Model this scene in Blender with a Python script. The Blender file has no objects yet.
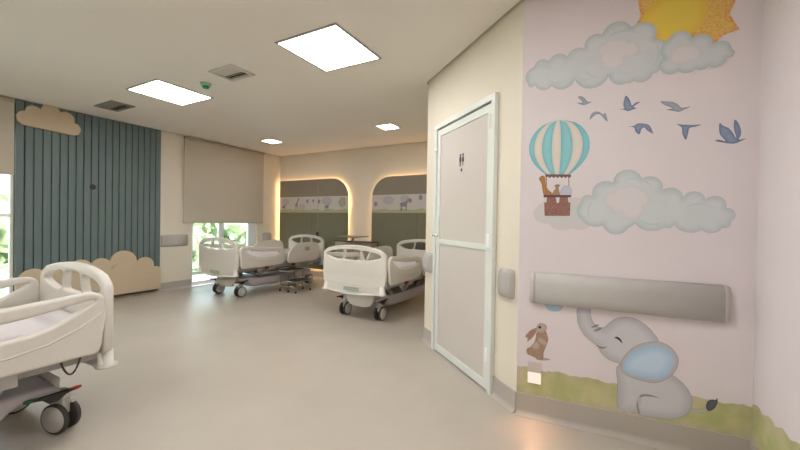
import bpy, bmesh, math, random
from mathutils import Vector, Matrix
from mathutils.geometry import delaunay_2d_cdt
random.seed(7)
PI = math.pi
scene = bpy.context.scene
COL = scene.collection

# ---------------------------------------------------------------- camera
cd = bpy.data.cameras.new('camera'); cam = bpy.data.objects.new('camera', cd); COL.objects.link(cam)
yaw, pitch, roll = -0.5008, -0.0099, 0.0165
Fv = Vector((math.sin(yaw)*math.cos(pitch), math.cos(yaw)*math.cos(pitch), math.sin(pitch)))
Rv = Vector((math.cos(yaw), -math.sin(yaw), 0)); Uv = Rv.cross(Fv)
R2 = Rv*math.cos(roll)+Uv*math.sin(roll); U2 = -Rv*math.sin(roll)+Uv*math.cos(roll)
cam.matrix_world = Matrix(((R2.x,U2.x,-Fv.x,0),(R2.y,U2.y,-Fv.y,0),(R2.z,U2.z,-Fv.z,1.2452),(0,0,0,1)))
cd.sensor_width = 36; cd.lens = 356.9/800*36; cd.clip_start = 0.02; cd.clip_end = 300
scene.camera = cam
# ---------------------------------------------------------------- world, sun, exposure
w = bpy.data.worlds.new('sky'); scene.world = w; w.use_nodes = True
wn = w.node_tree; bg = wn.nodes['Background']
tc = wn.nodes.new('ShaderNodeTexCoord'); sp = wn.nodes.new('ShaderNodeSeparateXYZ'); cr = wn.nodes.new('ShaderNodeValToRGB')
wn.links.new(tc.outputs['Generated'], sp.inputs[0]); wn.links.new(sp.outputs['Z'], cr.inputs[0])
cr.color_ramp.elements[0].position = 0.0; cr.color_ramp.elements[0].color = (0.95,0.97,1,1)
cr.color_ramp.elements[1].position = 0.6; cr.color_ramp.elements[1].color = (0.55,0.72,1,1)
wn.links.new(cr.outputs[0], bg.inputs[0]); bg.inputs[1].default_value = 2.4
sd = bpy.data.lights.new('sun','SUN'); sd.energy = 3.0; sd.angle = math.radians(1.5); sd.color = (1,0.95,0.86)
sun = bpy.data.objects.new('sun', sd); COL.objects.link(sun)
sun.rotation_euler = Vector((0.72,-0.35,0.75)).to_track_quat('Z','Y').to_euler()
LIGHT = 9.0          # radiance of the ceiling panels
vs = scene.view_settings
vs.view_transform = 'Standard'; vs.look = 'None'; vs.gamma = 1; vs.use_curve_mapping = False; vs.exposure = 1.35

# ---------------------------------------------------------------- materials
MATS = {}
def mat(name, col, rough=0.6, metal=0.0, noise=0.0, nscale=8.0, bump=0.0, bscale=60.0, spec=0.5, coat=0.0):
    if name in MATS: return MATS[name]
    m = bpy.data.materials.new(name); m.use_nodes = True; nt = m.node_tree; b = nt.nodes['Principled BSDF']
    b.inputs['Base Color'].default_value = (*col,1); b.inputs['Roughness'].default_value = rough
    b.inputs['Metallic'].default_value = metal; b.inputs['Specular IOR Level'].default_value = spec
    b.inputs['Coat Weight'].default_value = coat
    t = nt.nodes.new('ShaderNodeTexCoord')
    n = nt.nodes.new('ShaderNodeTexNoise'); n.inputs['Scale'].default_value = nscale; n.inputs['Detail'].default_value = 5
    nt.links.new(t.outputs['Object'], n.inputs['Vector'])
    r = nt.nodes.new('ShaderNodeValToRGB'); a = max(noise, 0.01)
    r.color_ramp.elements[0].position = 0.3; r.color_ramp.elements[1].position = 0.7
    r.color_ramp.elements[0].color = tuple(c*(1-a) for c in col)+(1,)
    r.color_ramp.elements[1].color = tuple(min(1,c*(1+a)) for c in col)+(1,)
    nt.links.new(n.outputs['Fac'], r.inputs[0]); nt.links.new(r.outputs[0], b.inputs['Base Color'])
    if bump > 0:
        n2 = nt.nodes.new('ShaderNodeTexNoise'); n2.inputs['Scale'].default_value = bscale
        nt.links.new(t.outputs['Object'], n2.inputs['Vector'])
        bp = nt.nodes.new('ShaderNodeBump'); bp.inputs['Strength'].default_value = bump; bp.inputs['Distance'].default_value = 0.002
        nt.links.new(n2.outputs['Fac'], bp.inputs['Height']); nt.links.new(bp.outputs[0], b.inputs['Normal'])
    MATS[name] = m; return m
def emit(name, col, s):
    if name in MATS: return MATS[name]
    m = bpy.data.materials.new(name); m.use_nodes = True; nt = m.node_tree; nt.nodes.clear()
    e = nt.nodes.new('ShaderNodeEmission'); o = nt.nodes.new('ShaderNodeOutputMaterial')
    e.inputs[0].default_value = (*col,1); e.inputs[1].default_value = s; nt.links.new(e.outputs[0], o.inputs[0])
    MATS[name] = m; return m
def paint(name, fill, edge, amt=0.12, scale=9.0, speck=None):
    """watercolour print: pigment pooled along the outline of the printed shape, mottled inside"""
    if name in MATS: return MATS[name]
    m = bpy.data.materials.new(name); m.use_nodes = True; nt = m.node_tree; b = nt.nodes['Principled BSDF']
    b.inputs['Roughness'].default_value = 0.55
    at = nt.nodes.new('ShaderNodeAttribute'); at.attribute_name = 'edge'
    t = nt.nodes.new('ShaderNodeTexCoord'); n = nt.nodes.new('ShaderNodeTexNoise')
    n.inputs['Scale'].default_value = scale; n.inputs['Detail'].default_value = 4; nt.links.new(t.outputs['Object'], n.inputs['Vector'])
    ma = nt.nodes.new('ShaderNodeMath'); ma.operation = 'MULTIPLY_ADD'; ma.inputs[1].default_value = 0.7; ma.inputs[2].default_value = -0.35
    nt.links.new(n.outputs['Fac'], ma.inputs[0])
    ad = nt.nodes.new('ShaderNodeMath'); ad.operation = 'ADD'; ad.use_clamp = True
    nt.links.new(at.outputs['Fac'], ad.inputs[0]); nt.links.new(ma.outputs[0], ad.inputs[1])
    mx = nt.nodes.new('ShaderNodeMix'); mx.data_type = 'RGBA'
    mx.inputs[6].default_value = (*edge,1); mx.inputs[7].default_value = (*fill,1); nt.links.new(ad.outputs[0], mx.inputs[0])
    out = mx.outputs[2]
    n2 = nt.nodes.new('ShaderNodeTexNoise'); n2.inputs['Scale'].default_value = scale*(10 if speck and scale != 13 else 0.6); nt.links.new(t.outputs['Object'], n2.inputs['Vector'])
    r = nt.nodes.new('ShaderNodeMapRange'); r.inputs[1].default_value = 0.4; r.inputs[2].default_value = 0.6
    r.inputs[3].default_value = 0; r.inputs[4].default_value = amt*3 if speck and scale != 13 else amt*2
    nt.links.new(n2.outputs['Fac'], r.inputs[0])
    m2 = nt.nodes.new('ShaderNodeMix'); m2.data_type = 'RGBA'; nt.links.new(r.outputs[0], m2.inputs[0])
    nt.links.new(out, m2.inputs[6]); m2.inputs[7].default_value = (*(speck or tuple(c*0.85 for c in fill)),1)
    nt.links.new(m2.outputs[2], b.inputs['Base Color'])
    MATS[name] = m; return m

# ---------------------------------------------------------------- helpers
def link_mesh(name, me, m=None, parent=None, loc=None):
    o = bpy.data.objects.new(name, me); COL.objects.link(o)
    if m is not None:
        for x in (m if isinstance(m,(list,tuple)) else [m]): me.materials.append(x)
    if parent: o.parent = parent
    if loc is not None: o.location = loc
    return o
def obj(name, bm, m, parent=None, smooth=False, loc=None):
    me = bpy.data.meshes.new(name); bm.to_mesh(me); bm.free()
    if smooth:
        for p in me.polygons: p.use_smooth = True
    return link_mesh(name, me, m, parent, loc)
def tag(o, label=None, cat=None, group=None, kind=None):
    if label: o['label'] = label
    if cat: o['category'] = cat
    if group: o['group'] = group
    if kind: o['kind'] = kind
    return o
def thing(name, label, cat, loc=(0,0,0), rz=0.0, group=None):
    o = bpy.data.objects.new(name, None); COL.objects.link(o); o.empty_display_size = 0.1
    o.location = loc; o.rotation_euler = (0,0,rz); return tag(o, label, cat, group)
def struct(name, bm, m, parent=None, smooth=False, loc=None):
    o = obj(name, bm, m, parent, smooth, loc)
    if not parent: o['kind'] = 'structure'
    return o
def BM(): return bmesh.new()
def box(bm, x0,x1,y0,y1,z0,z1, mi=0, bev=0.0):
    vs_ = [bm.verts.new((x,y,z)) for x in (x0,x1) for y in (y0,y1) for z in (z0,z1)]
    q = [(0,1,3,2),(4,6,7,5),(0,4,5,1),(2,3,7,6),(0,2,6,4),(1,5,7,3)]
    fs = [bm.faces.new([vs_[i] for i in f]) for f in q]
    for f in fs: f.material_index = mi
    if bev > 0:
        es = list({e for f in fs for e in f.edges})
        r = bmesh.ops.bevel(bm, geom=es, offset=bev, segments=2, profile=0.6, affect='EDGES')
        for f in r['faces']: f.material_index = mi
    return vs_
def tube(bm, pts, r, seg=8, mi=0, cap=True):
    rings = []; n = len(pts); pts = [Vector(p) for p in pts]
    for i,p in enumerate(pts):
        d = (pts[min(i+1,n-1)]-pts[max(i-1,0)]).normalized()
        a = Vector((0,0,1)) if abs(d.z) < 0.9 else Vector((1,0,0))
        u = d.cross(a).normalized(); v = d.cross(u)
        rr = r[i] if isinstance(r,(list,tuple)) else r
        rings.append([bm.verts.new(p+(u*math.cos(2*PI*k/seg)+v*math.sin(2*PI*k/seg))*rr) for k in range(seg)])
    for a,b in zip(rings, rings[1:]):
        for k in range(seg):
            f = bm.faces.new((a[k],a[(k+1)%seg],b[(k+1)%seg],b[k])); f.material_index = mi; f.smooth = True
    if cap:
        for ring in (rings[0], rings[-1]):
            f = bm.faces.new(ring); f.material_index = mi
def lathe(bm, prof, c, axis='z', seg=20, mi=0):
    """prof: (radius, height) pairs around an axis through c"""
    rings = []
    for r,h in prof:
        ring = []
        for k in range(seg):
            a = 2*PI*k/seg; p = (r*math.cos(a), r*math.sin(a), h)
            if axis == 'x': p = (h, p[0], p[1])
            elif axis == 'y': p = (p[0], h, p[1])
            ring.append(bm.verts.new((c[0]+p[0], c[1]+p[1], c[2]+p[2])))
        rings.append(ring)
    for i,(a,b) in enumerate(zip(rings, rings[1:])):
        for k in range(seg):
            f = bm.faces.new((a[k],a[(k+1)%seg],b[(k+1)%seg],b[k]))
            f.material_index = mi[i] if isinstance(mi,(list,tuple)) else mi; f.smooth = True
    for ring,ix in ((rings[0],0),(rings[-1],-1)):
        f = bm.faces.new(ring); f.material_index = mi[ix] if isinstance(mi,(list,tuple)) else mi
def fixn(bm): bmesh.ops.recalc_face_normals(bm, faces=bm.faces[:])
def prism(bm, poly, z0, z1, mi=0):
    lo = [bm.verts.new((x,y,z0)) for x,y in poly]; hi = [bm.verts.new((x,y,z1)) for x,y in poly]
    fs = [bm.faces.new(lo), bm.faces.new(hi)]; n = len(poly)
    for i in range(n): fs.append(bm.faces.new((lo[i],lo[(i+1)%n],hi[(i+1)%n],hi[i])))
    for f in fs: f.material_index = mi
def smoothp(P, n=5):
    """closed Catmull-Rom through P"""
    out = []; N = len(P)
    for i in range(N):
        p0,p1,p2,p3 = (Vector(P[(i+k-1)%N]) for k in range(4))
        for j in range(n):
            t = j/n
            out.append(0.5*((2*p1)+(p2-p0)*t+(2*p0-5*p1+4*p2-p3)*t*t+(3*p1-p0-3*p2+p3)*t**3))
    return [(v.x,v.y) for v in out]
def area(P): return 0.5*sum(P[i][0]*P[(i+1)%len(P)][1]-P[(i+1)%len(P)][0]*P[i][1] for i in range(len(P)))
def lobes(P, bulge=0.3, n=9, closed=True, flat=()):
    """scalloped outline: an outward arc over every chord"""
    out = []; N = len(P); s = 1 if area(P) > 0 else -1
    for i in range(N if closed else N-1):
        a = Vector(P[i]); b = Vector(P[(i+1)%N]); d = b-a
        if i in flat: out.append((a.x,a.y)); continue
        nn = Vector((d.y,-d.x))*s
        h = bulge[i] if isinstance(bulge,(list,tuple)) else bulge
        R = (0.25+h*h)/(2*h); cen = a+d*0.5+nn*(h-R); ang = math.asin(min(1,0.5/R))
        if h > 0.5: ang = PI-ang
        for j in range(n):
            t = -ang+2*ang*j/n
            p = cen+nn*R*math.cos(t)+d*R*math.sin(t); out.append((p.x,p.y))
    return out
def rrect(x0,x1,y0,y1,r,n=5):
    out = []
    for cx,cy,a0 in ((x1-r,y1-r,0),(x0+r,y1-r,90),(x0+r,y0+r,180),(x1-r,y0+r,270)):
        for k in range(n+1):
            a = math.radians(a0+90*k/n); out.append((cx+r*math.cos(a), cy+r*math.sin(a)))
    return out
def plate(name, outer, holes, th, bev, m, parent=None, plane='xz', at=0.0, loc=None, bres=2):
    """solid board with rounded edges and openings; outline in the given plane, thickness centred on `at`"""
    cu = bpy.data.curves.new(name,'CURVE'); cu.dimensions = '2D'; cu.fill_mode = 'BOTH'
    cu.extrude = max(th/2-bev,0.0005); cu.bevel_depth = bev; cu.bevel_resolution = bres; cu.offset = -bev
    for P in [outer]+list(holes):
        s = cu.splines.new('POLY'); s.points.add(len(P)-1); s.use_cyclic_u = True
        for i,(x,y) in enumerate(P): s.points[i].co = (x,y,0,1)
    o = bpy.data.objects.new('tmp', cu); me = bpy.data.meshes.new_from_object(o)
    bpy.data.objects.remove(o); bpy.data.curves.remove(cu)
    me.name = name
    if plane == 'xz': M = Matrix(((1,0,0,0),(0,0,-1,at),(0,1,0,0),(0,0,0,1)))
    elif plane == 'yz': M = Matrix(((0,0,1,at),(1,0,0,0),(0,1,0,0),(0,0,0,1)))
    else: M = Matrix.Translation((0,0,at))
    me.transform(M); me.materials.clear()
    bm = BM(); bm.from_mesh(me); bmesh.ops.remove_doubles(bm, verts=bm.verts[:], dist=0.0002); fixn(bm); bm.to_mesh(me); bm.free()
    return link_mesh(name, me, m, parent, loc)
def decal(name, P, m, parent, off=0.001, ew=0.03, step=None, org=(0,0)):
    """printed shape lying on a wall: local x along the wall, z up, -y out of the wall"""
    P = [Vector((x-org[0], z-org[1])) for x,z in P]; N = len(P)
    xs = [p.x for p in P]; zs = [p.y for p in P]
    st = step or max(0.006, max(max(xs)-min(xs), max(zs)-min(zs))/28)
    inner = []; x = min(xs)+st/2; row = 0
    def dist(q):
        best = 9
        for i in range(N):
            a = P[i]; d = P[(i+1)%N]-a; L = d.length_squared
            t = 0 if L == 0 else max(0,min(1,(q-a).dot(d)/L)); best = min(best,(q-a-d*t).length)
        return best
    def inside(q):
        c = False
        for i in range(N):
            a = P[i]; b = P[(i+1)%N]
            if (a.y > q.y) != (b.y > q.y) and q.x < (b.x-a.x)*(q.y-a.y)/(b.y-a.y)+a.x: c = not c
        return c
    while x < max(xs):
        z = min(zs)+(st/2 if row%2 else st)
        while z < max(zs):
            q = Vector((x,z))
            if inside(q) and dist(q) > st*0.45: inner.append(q)
            z += st
        x += st; row += 1
    r = delaunay_2d_cdt(P+inner, [], [list(range(N))], 1, 1e-6)
    me = bpy.data.meshes.new(name); me.from_pydata([(v.x,-off,v.y) for v in r[0]], [], [list(f) for f in r[2]])
    bm = BM(); bm.from_mesh(me); fixn(bm)
    bm.normal_update()
    if bm.faces[:] and sum(f.normal.y for f in bm.faces) > 0: bmesh.ops.reverse_faces(bm, faces=bm.faces[:])
    bm.to_mesh(me); bm.free()
    at = me.attributes.new('edge','FLOAT','POINT')
    for i,v in enumerate(me.vertices): at.data[i].value = min(1, dist(Vector((v.co.x,v.co.z)))/ew)
    return link_mesh(name, me, m, parent)
def ell(cx,cz,rx,rz,n=20): return [(cx+rx*math.cos(2*PI*k/n), cz+rz*math.sin(2*PI*k/n)) for k in range(n)]
def copy_tree(o, parent=None):
    c = o.copy(); COL.objects.link(c)
    if parent: c.parent = parent
    for ch in list(o.children): copy_tree(ch, c)
    return c

# printed outlines on the mural: millimetres along the wall, millimetres above the floor
ART = {
 'cloud_a': [(78,2136),(34,2153),(70,2251),(155,2274),(262,2285),(359,2317),(452,2384),(597,2396),(713,2306),(782,2227),(745,2144),(708,2113),(615,2084),(581,2074),(490,2129),(309,2135),(178,2116)],
 'cloud_a_in': [(444,2256),(424,2288),(459,2328),(531,2342),(586,2322),(636,2285),(634,2241),(570,2225),(542,2175),(487,2171),(453,2208)],
 'cloud_b': [(775,2288),(883,2277),(972,2231),(1051,2187),(1033,2144),(956,2112),(902,2104),(824,2105),(742,2125),(757,2187)],
 'cloud_b_in': [(805,2238),(868,2241),(916,2213),(920,2168),(870,2148),(823,2141),(786,2162)],
 'cloud_c': [(356,1381),(417,1418),(523,1496),(666,1515),(766,1448),(860,1406),(958,1393),(1046,1346),(1066,1277),(1032,1238),(945,1225),(822,1251),(779,1235),(636,1256),(606,1229),(475,1241),(364,1274)],
 'cloud_c_in': [(482,1399),(524,1441),(581,1470),(668,1450),(698,1420),(680,1349),(661,1301),(610,1283),(568,1319),(515,1343)],
 'cloud_wisp': [(84,1297),(102,1347),(309,1405),(386,1376),(414,1243),(312,1222),(169,1248)],
 'sun_star': [(609,2393),(642,2447),(628,2537),(635,2607),(690,2653),(755,2725),(836,2663),(914,2689),(976,2595),(1065,2562),(1074,2467),(1040,2372),(1081,2284),(1013,2265),(976,2218),(930,2272),(868,2280),(768,2251),(714,2285),(661,2387)],
 'sun_disc': [(643,2411),(672,2476),(726,2523),(790,2567),(862,2558),(925,2504),(949,2431),(936,2367),(906,2316),(844,2285),(768,2251),(722,2279),(695,2349)],
 'el_head': [(352,731),(350,674),(361,621),(393,569),(445,528),(466,517),(481,482),(515,449),(560,435),(618,433),(743,493),(762,586),(734,636),(701,672),(656,699),(606,706),(562,695),(526,667),(494,631),(459,631),(432,658),(419,700),(415,738)],
 'el_body': [(578,426),(571,308),(571,180),(592,152),(631,151),(666,161),(681,150),(750,153),(824,163),(879,190),(909,226),(921,281),(907,333),(872,378),(825,413),(758,446)],
 'el_ear': [(587,397),(589,445),(606,485),(648,538),(707,574),(768,586),(816,567),(845,530),(855,493),(841,437),(806,386),(749,353),(684,353),(620,366)],
 'el_ear_in': [(599,403),(604,448),(624,489),(666,529),(712,557),(762,565),(803,549),(829,516),(833,473),(816,424),(788,389),(746,371),(690,370),(631,380)],
 'el_leg': [(675,158),(666,193),(668,239),(685,268),(720,279),(775,271),(720,267),(692,258),(678,230),(677,192),(685,161)],
 'el_tail': [(917,242),(957,245),(988,264),(997,255),(964,233),(917,223)],
 'el_tuft': [(982,264),(987,296),(1005,313),(1022,314),(1028,326),(1031,306),(1023,276),(1009,256),(994,248)],
 'el_eye': [(547,578),(562,586),(581,573),(588,551),(575,564),(560,574)],
 'el_trunk1': [(424,621),(448,640),(466,646),(451,630)],
 'el_trunk2': [(436,600),(464,622),(482,626),(464,609)],
 'el_mouth': [(453,521),(484,513),(511,521),(487,503),(466,509)],
 'el_toe1': [(670,253),(687,253),(686,215),(671,215)],
 'el_toe2': [(577,166),(595,163),(598,147),(580,148)],
 'el_toe3': [(618,162),(641,164),(641,152),(621,147)],
 'bal_pts': [(224,1899),(49,1740),(397,1718),(152,1557),(295,1551)],
 'bal_band': [(149,1560),(298,1554),(296,1536),(286,1531),(278,1542),(267,1531),(256,1542),(245,1532),(233,1543),(222,1533),(211,1544),(200,1534),(188,1545),(177,1535),(164,1546),(152,1538)],
 'bal_rope1': [(155,1541),(160,1541),(160,1422),(156,1422)],
 'bal_rope2': [(283,1537),(287,1537),(292,1420),(288,1420)],
 'bal_basket': [(144,1425),(298,1423),(296,1297),(151,1296)],
 'bal_rim': [(141,1428),(301,1426),(299,1412),(143,1414)],
 'bal_flag1': [(143,1414),(163,1414),(160,1381),(147,1381)],
 'bal_flag2': [(213,1413),(237,1413),(232,1378),(220,1378)],
 'bal_flag3': [(282,1412),(301,1412),(297,1380),(286,1380)],
 'giraffe': [(113,1531),(122,1547),(133,1553),(145,1547),(151,1528),(155,1495),(167,1464),(193,1440),(199,1424),(147,1425),(135,1464),(128,1503)],
 'monkey': [(196,1426),(201,1455),(212,1467),(206,1486),(220,1495),(239,1488),(229,1476),(232,1454),(236,1425)],
 'ball': [(241,1424),(238,1451),(249,1475),(268,1487),(290,1480),(304,1460),(304,1435),(297,1423)],
 'rb_body': [(121,554),(167,564),(180,541),(186,513),(178,475),(162,428),(158,384),(131,375),(105,386),(78,394),(67,412),(69,436),(87,454),(110,497)],
 'rb_head': [(115,573),(121,595),(136,610),(156,610),(174,600),(178,584),(172,566),(155,553),(133,547),(117,554)],
 'rb_ear': [(117,575),(99,568),(77,552),(57,526),(49,509),(63,502),(62,480),(76,491),(96,514),(115,551)],
 'rb_ear_in': [(101,558),(83,541),(67,517),(70,501),(88,519),(104,543)],
 'rb_belly': [(111,486),(129,483),(137,458),(120,439),(99,441),(91,456)],
 'rb_patch': [(126,515),(168,505),(178,491),(169,463),(149,476),(131,489)],
 'rb_tail': [(59,429),(69,440),(79,432),(82,411),(74,393),(61,404)],
 'rb_eye': [(127,582),(133,591),(142,590),(144,582),(137,575),(129,576)],
 'rb_foot': [(121,388),(155,391),(192,390),(196,382),(151,372),(119,373)],
 'blue': [(163,760),(273,772),(268,728),(246,700),(200,694),(170,716)],
 'bird1': [(325,2029),(346,2029),(366,2013),(380,1993),(401,1989),(386,1981),(361,1974),(341,1980),(324,1992),(352,1990),(340,2010)],
 'bird2': [(394,1881),(398,1909),(416,1926),(442,1924),(463,1906),(475,1914),(483,1889),(488,1861),(468,1881),(449,1906),(428,1909),(408,1894)],
 'bird3': [(579,2002),(570,1979),(567,1948),(571,1927),(540,1929),(573,1921),(591,1911),(612,1917),(633,1924),(616,1933),(649,1957),(627,1955),(609,1941),(598,1975)],
 'bird4': [(595,1821),(619,1822),(640,1833),(666,1831),(691,1822),(704,1803),(714,1769),(687,1790),(671,1808),(659,1801),(649,1771),(630,1789),(621,1814)],
 'bird5': [(746,1948),(776,1944),(804,1937),(827,1921),(844,1901),(882,1903),(856,1889),(831,1880),(803,1888),(775,1898),(801,1902),(785,1914),(762,1928)],
 'bird6': [(823,1813),(849,1807),(888,1801),(932,1799),(905,1790),(881,1785),(875,1755),(866,1722),(850,1754),(847,1788),(836,1802)],
 'bird7': [(993,1706),(1007,1711),(1036,1701),(1014,1736),(1008,1767),(1010,1800),(1024,1784),(1047,1769),(1066,1741),(1078,1713),(1079,1721),(1069,1767),(1071,1810),(1086,1793),(1097,1758),(1098,1729),(1090,1705),(1119,1709),(1099,1696),(1074,1686),(1049,1688),(1018,1697)],
}


# ================================================================ THE ROOM
H = 2.7
XL, YB, YF, XR = -6.414, 5.91, -2.7, 0.735
C1 = Vector((-1.56,3.419,0)); C2 = Vector((-0.435,2.426,0)); C3 = Vector((XR,2.508,0))
CREAM = mat('cream_paint', (0.79,0.73,0.615), 0.7, noise=0.02, nscale=1.5, bump=0.05, bscale=150)
CEIL = mat('ceiling_paint', (0.87,0.825,0.745), 0.85, noise=0.015, nscale=1.2)
FLOORM = mat('vinyl_floor', (0.475,0.43,0.37), 0.36, noise=0.05, nscale=2.2, bump=0.03, bscale=90)
SKIRT = mat('vinyl_skirting', (0.47,0.43,0.385), 0.45, noise=0.03, nscale=4)
RAILM = mat('rail_vinyl', (0.52,0.50,0.475), 0.5, noise=0.02, nscale=20, bump=0.08, bscale=300)
RAILCAP = mat('rail_end_vinyl', (0.51,0.49,0.465), 0.5)
WHITE = mat('white_frame', (0.88,0.89,0.87), 0.4)
DARK = mat('dark_plastic', (0.03,0.03,0.03), 0.5)
WALLPAPER = mat('mural_paper', (0.81,0.745,0.768), 0.6, noise=0.035, nscale=1.3)
LEDM = emit('warm_led', (1.0,0.60,0.29), 10)
PANELLIGHT = emit('panel_light', (1.0,0.975,0.95), LIGHT)

plan = [(XL,YF),(XR,YF),(C3.x,C3.y),(C2.x,C2.y),(C1.x,C1.y),(C1.x,YB),(XL,YB)]
bm = BM(); prism(bm, plan, -0.06, 0.0); fixn(bm); struct('floor', bm, FLOORM)
def inset(poly, d):
    n = len(poly); s = 1 if area(poly) > 0 else -1; out = []
    for i in range(n):
        a,b,c = (Vector(poly[(i+k)%n]) for k in (-1,0,1))
        d1 = (b-a).normalized(); d2 = (c-b).normalized()
        n1 = Vector((-d1.y,d1.x))*s; n2 = Vector((-d2.y,d2.x))*s
        k = (n1+n2); out.append(tuple(b+k*(d/(1+n1.dot(n2)))))
    return out
bm = BM(); prism(bm, inset(plan,0.018), H, H+0.03); fixn(bm); struct('ceiling', bm, CEIL)
bm = BM(); prism(bm, inset(plan,-0.12), H+0.05, H+0.2); fixn(bm); struct('ceiling_slab', bm, CEIL)

def wall(name, A, B, m, holes=(), th=0.12, z0=0.0, z1=H+0.05):
    """inner face from A to B, thickness on the right-hand side of A->B; holes (u0,u1,z0,z1)"""
    A = Vector(A[:2]); B = Vector(B[:2]); L = (B-A).length; bm = BM()
    us = sorted({0,L}|{h[0] for h in holes}|{h[1] for h in holes})
    for a,b in zip(us,us[1:]):
        hs = [h for h in holes if h[0] <= a+1e-6 and h[1] >= b-1e-6]
        if not hs: box(bm, a,b,0,th,z0,z1)
        for h in hs:
            if h[2] > z0: box(bm, a,b,0,th,z0,h[2])
            if h[3] < z1: box(bm, a,b,0,th,h[3],z1)
    bmesh.ops.remove_doubles(bm, verts=bm.verts[:], dist=1e-5)
    o = struct(name, bm, m); d = (B-A).normalized()
    o.location = (A.x,A.y,0); o.rotation_euler = (0,0,math.atan2(d.y,d.x)); return o
# interior lies to the right-hand side (-y local) of each wall, so walk clockwise seen from above
W1 = (-0.25,1.592); W2 = (3.86,5.29); WT = 2.35
wall('wall_left', (XL,YF), (XL,YB), CREAM, holes=[(W1[0]-YF,W1[1]-YF,0.0,WT),(W2[0]-YF,W2[1]-YF,0.0,WT)])
wall('wall_back', (XL,YB), (C1.x,YB), CREAM)
wall('wall_side', (C1.x,YB), (C1.x,C1.y), CREAM, th=0.1)
wall('wall_entry', C1, C2, CREAM, th=0.1)
wall('wall_mural', C2, C3, WALLPAPER, th=0.1)
wall('wall_right', C3, (XR,YF), WALLPAPER)
wall('wall_rear', (XR,YF), (XL,YF), CREAM)

def skirting(name, A, B, h=0.14):
    A = Vector(A[:2]); B = Vector(B[:2]); L = (B-A).length; d = (B-A).normalized(); bm = BM()
    prof = [(0,h),(-0.006,h),(-0.008,h-0.004),(-0.008,0.035)]+[(-0.008-0.03*(1-math.cos(a)),0.035-0.033*math.sin(a)) for a in (0.4,0.8,1.2,PI/2)]+[(-0.038,0),(0,0)]
    a = [bm.verts.new((0,y,z)) for y,z in prof]; b = [bm.verts.new((L,y,z)) for y,z in prof]; n = len(prof)
    for i in range(n): bm.faces.new((a[i],a[(i+1)%n],b[(i+1)%n],b[i]))
    bm.faces.new(a); bm.faces.new(b); fixn(bm)
    o = struct(name, bm, SKIRT); o.location = (A.x,A.y,0); o.rotation_euler = (0,0,math.atan2(d.y,d.x)); return o
dE = (C2-C1).normalized(); aE = math.atan2(dE.y,dE.x)
dM = (C3-C2).normalized(); aM = math.atan2(dM.y,dM.x); LM = (C3-C2).length
skirting('baseboard_left', (XL,3.30), (XL,W2[0])); skirting('baseboard_left', (XL,W2[1]), (XL,YB))
skirting('baseboard_back', (XL,YB), (C1.x,YB)); skirting('baseboard_side', (C1.x,YB), C1)
skirting('baseboard_entry', C1, C1+dE*0.245); skirting('baseboard_entry', C1+dE*1.245, C2)
skirting('baseboard_mural', C2, C3); skirting('baseboard_right', C3, (XR,YF)); skirting('baseboard_rear', (XR,YF), (XL,YF))

# ---------------------------------------------------------------- windows in the left wall
GLASS = bpy.data.materials.new('window_glass'); GLASS.use_nodes = True
gn = GLASS.node_tree; gn.nodes.clear(); tr = gn.nodes.new('ShaderNodeBsdfTransparent'); gl = gn.nodes.new('ShaderNodeBsdfGlossy')
gl.inputs['Roughness'].default_value = 0.02; fr = gn.nodes.new('ShaderNodeFresnel'); fr.inputs[0].default_value = 1.3
ms = gn.nodes.new('ShaderNodeMixShader'); go = gn.nodes.new('ShaderNodeOutputMaterial'); tr.inputs[0].default_value = (0.93,0.97,0.95,1)
gn.links.new(fr.outputs[0], ms.inputs[0]); gn.links.new(tr.outputs[0], ms.inputs[1]); gn.links.new(gl.outputs[0], ms.inputs[2]); gn.links.new(ms.outputs[0], go.inputs[0])
def window(n, y0, y1, mull, rails, jamb):
    root = bpy.data.objects.new('window_%d' % n, None); COL.objects.link(root); root['kind'] = 'structure'; root.location = (XL-0.06,(y0+y1)/2,0)
    c = (y0+y1)/2; a = y0-c; b = y1-c; bm = BM()
    box(bm,-0.03,0.03,a,b,0.0,0.075); box(bm,-0.03,0.03,a,b,WT-0.05,WT)
    box(bm,-0.03,0.03,a,a+0.04,0.075,WT-0.05); box(bm,-0.03,0.03,b-jamb,b,0.075,WT-0.05)
    obj('window_frame', bm, WHITE, root)
    for m_ in mull:
        bm = BM(); box(bm,-0.025,0.025,m_-c-0.05,m_-c+0.05,0.075,WT-0.05); obj('mullion', bm, WHITE, root)
    for z in rails:
        bm = BM(); box(bm,-0.015,0.02,a+0.04,b-jamb,z-0.02,z+0.02); obj('rail', bm, WHITE, root)
    bm = BM(); box(bm,-0.004,0.004,a+0.03,b-jamb+0.01,0.07,WT-0.04); obj('pane', bm, GLASS, root)
window(1, W1[0], W1[1], [0.6], [1.24], 0.012)
window(2, W2[0], W2[1], [4.47], [0.235], 0.2)
BLIND = mat('blind_fabric', (0.56,0.505,0.415), 0.9, noise=0.03, nscale=60, bump=0.15, bscale=400)
def blind(y0, y1, z, lab):
    t = thing('roller_blind', lab, 'blind', (XL+0.045,(y0+y1)/2,z)); L = (y1-y0)/2
    bm = BM(); box(bm,-0.003,0.003,-L,L,0.015,H-z-0.03); obj('fabric', bm, BLIND, t)
    bm = BM(); box(bm,-0.009,0.009,-L,L,0.0,0.026, bev=0.004); obj('bottom_bar', bm, mat('blind_bar',(0.5,0.46,0.4),0.5), t)
    bm = BM(); lathe(bm, [(0.024,-L),(0.024,L)], (0.0,0,H-z-0.034), 'y', 14); obj('roller', bm, BLIND, t)
blind(-0.45, 1.592, 1.742, 'taupe roller blind half lowered over the window left of the blue slatted panel')
blind(3.69, 5.40, 1.157, 'wide taupe roller blind lowered over the window between blue panel and room corner')

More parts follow.
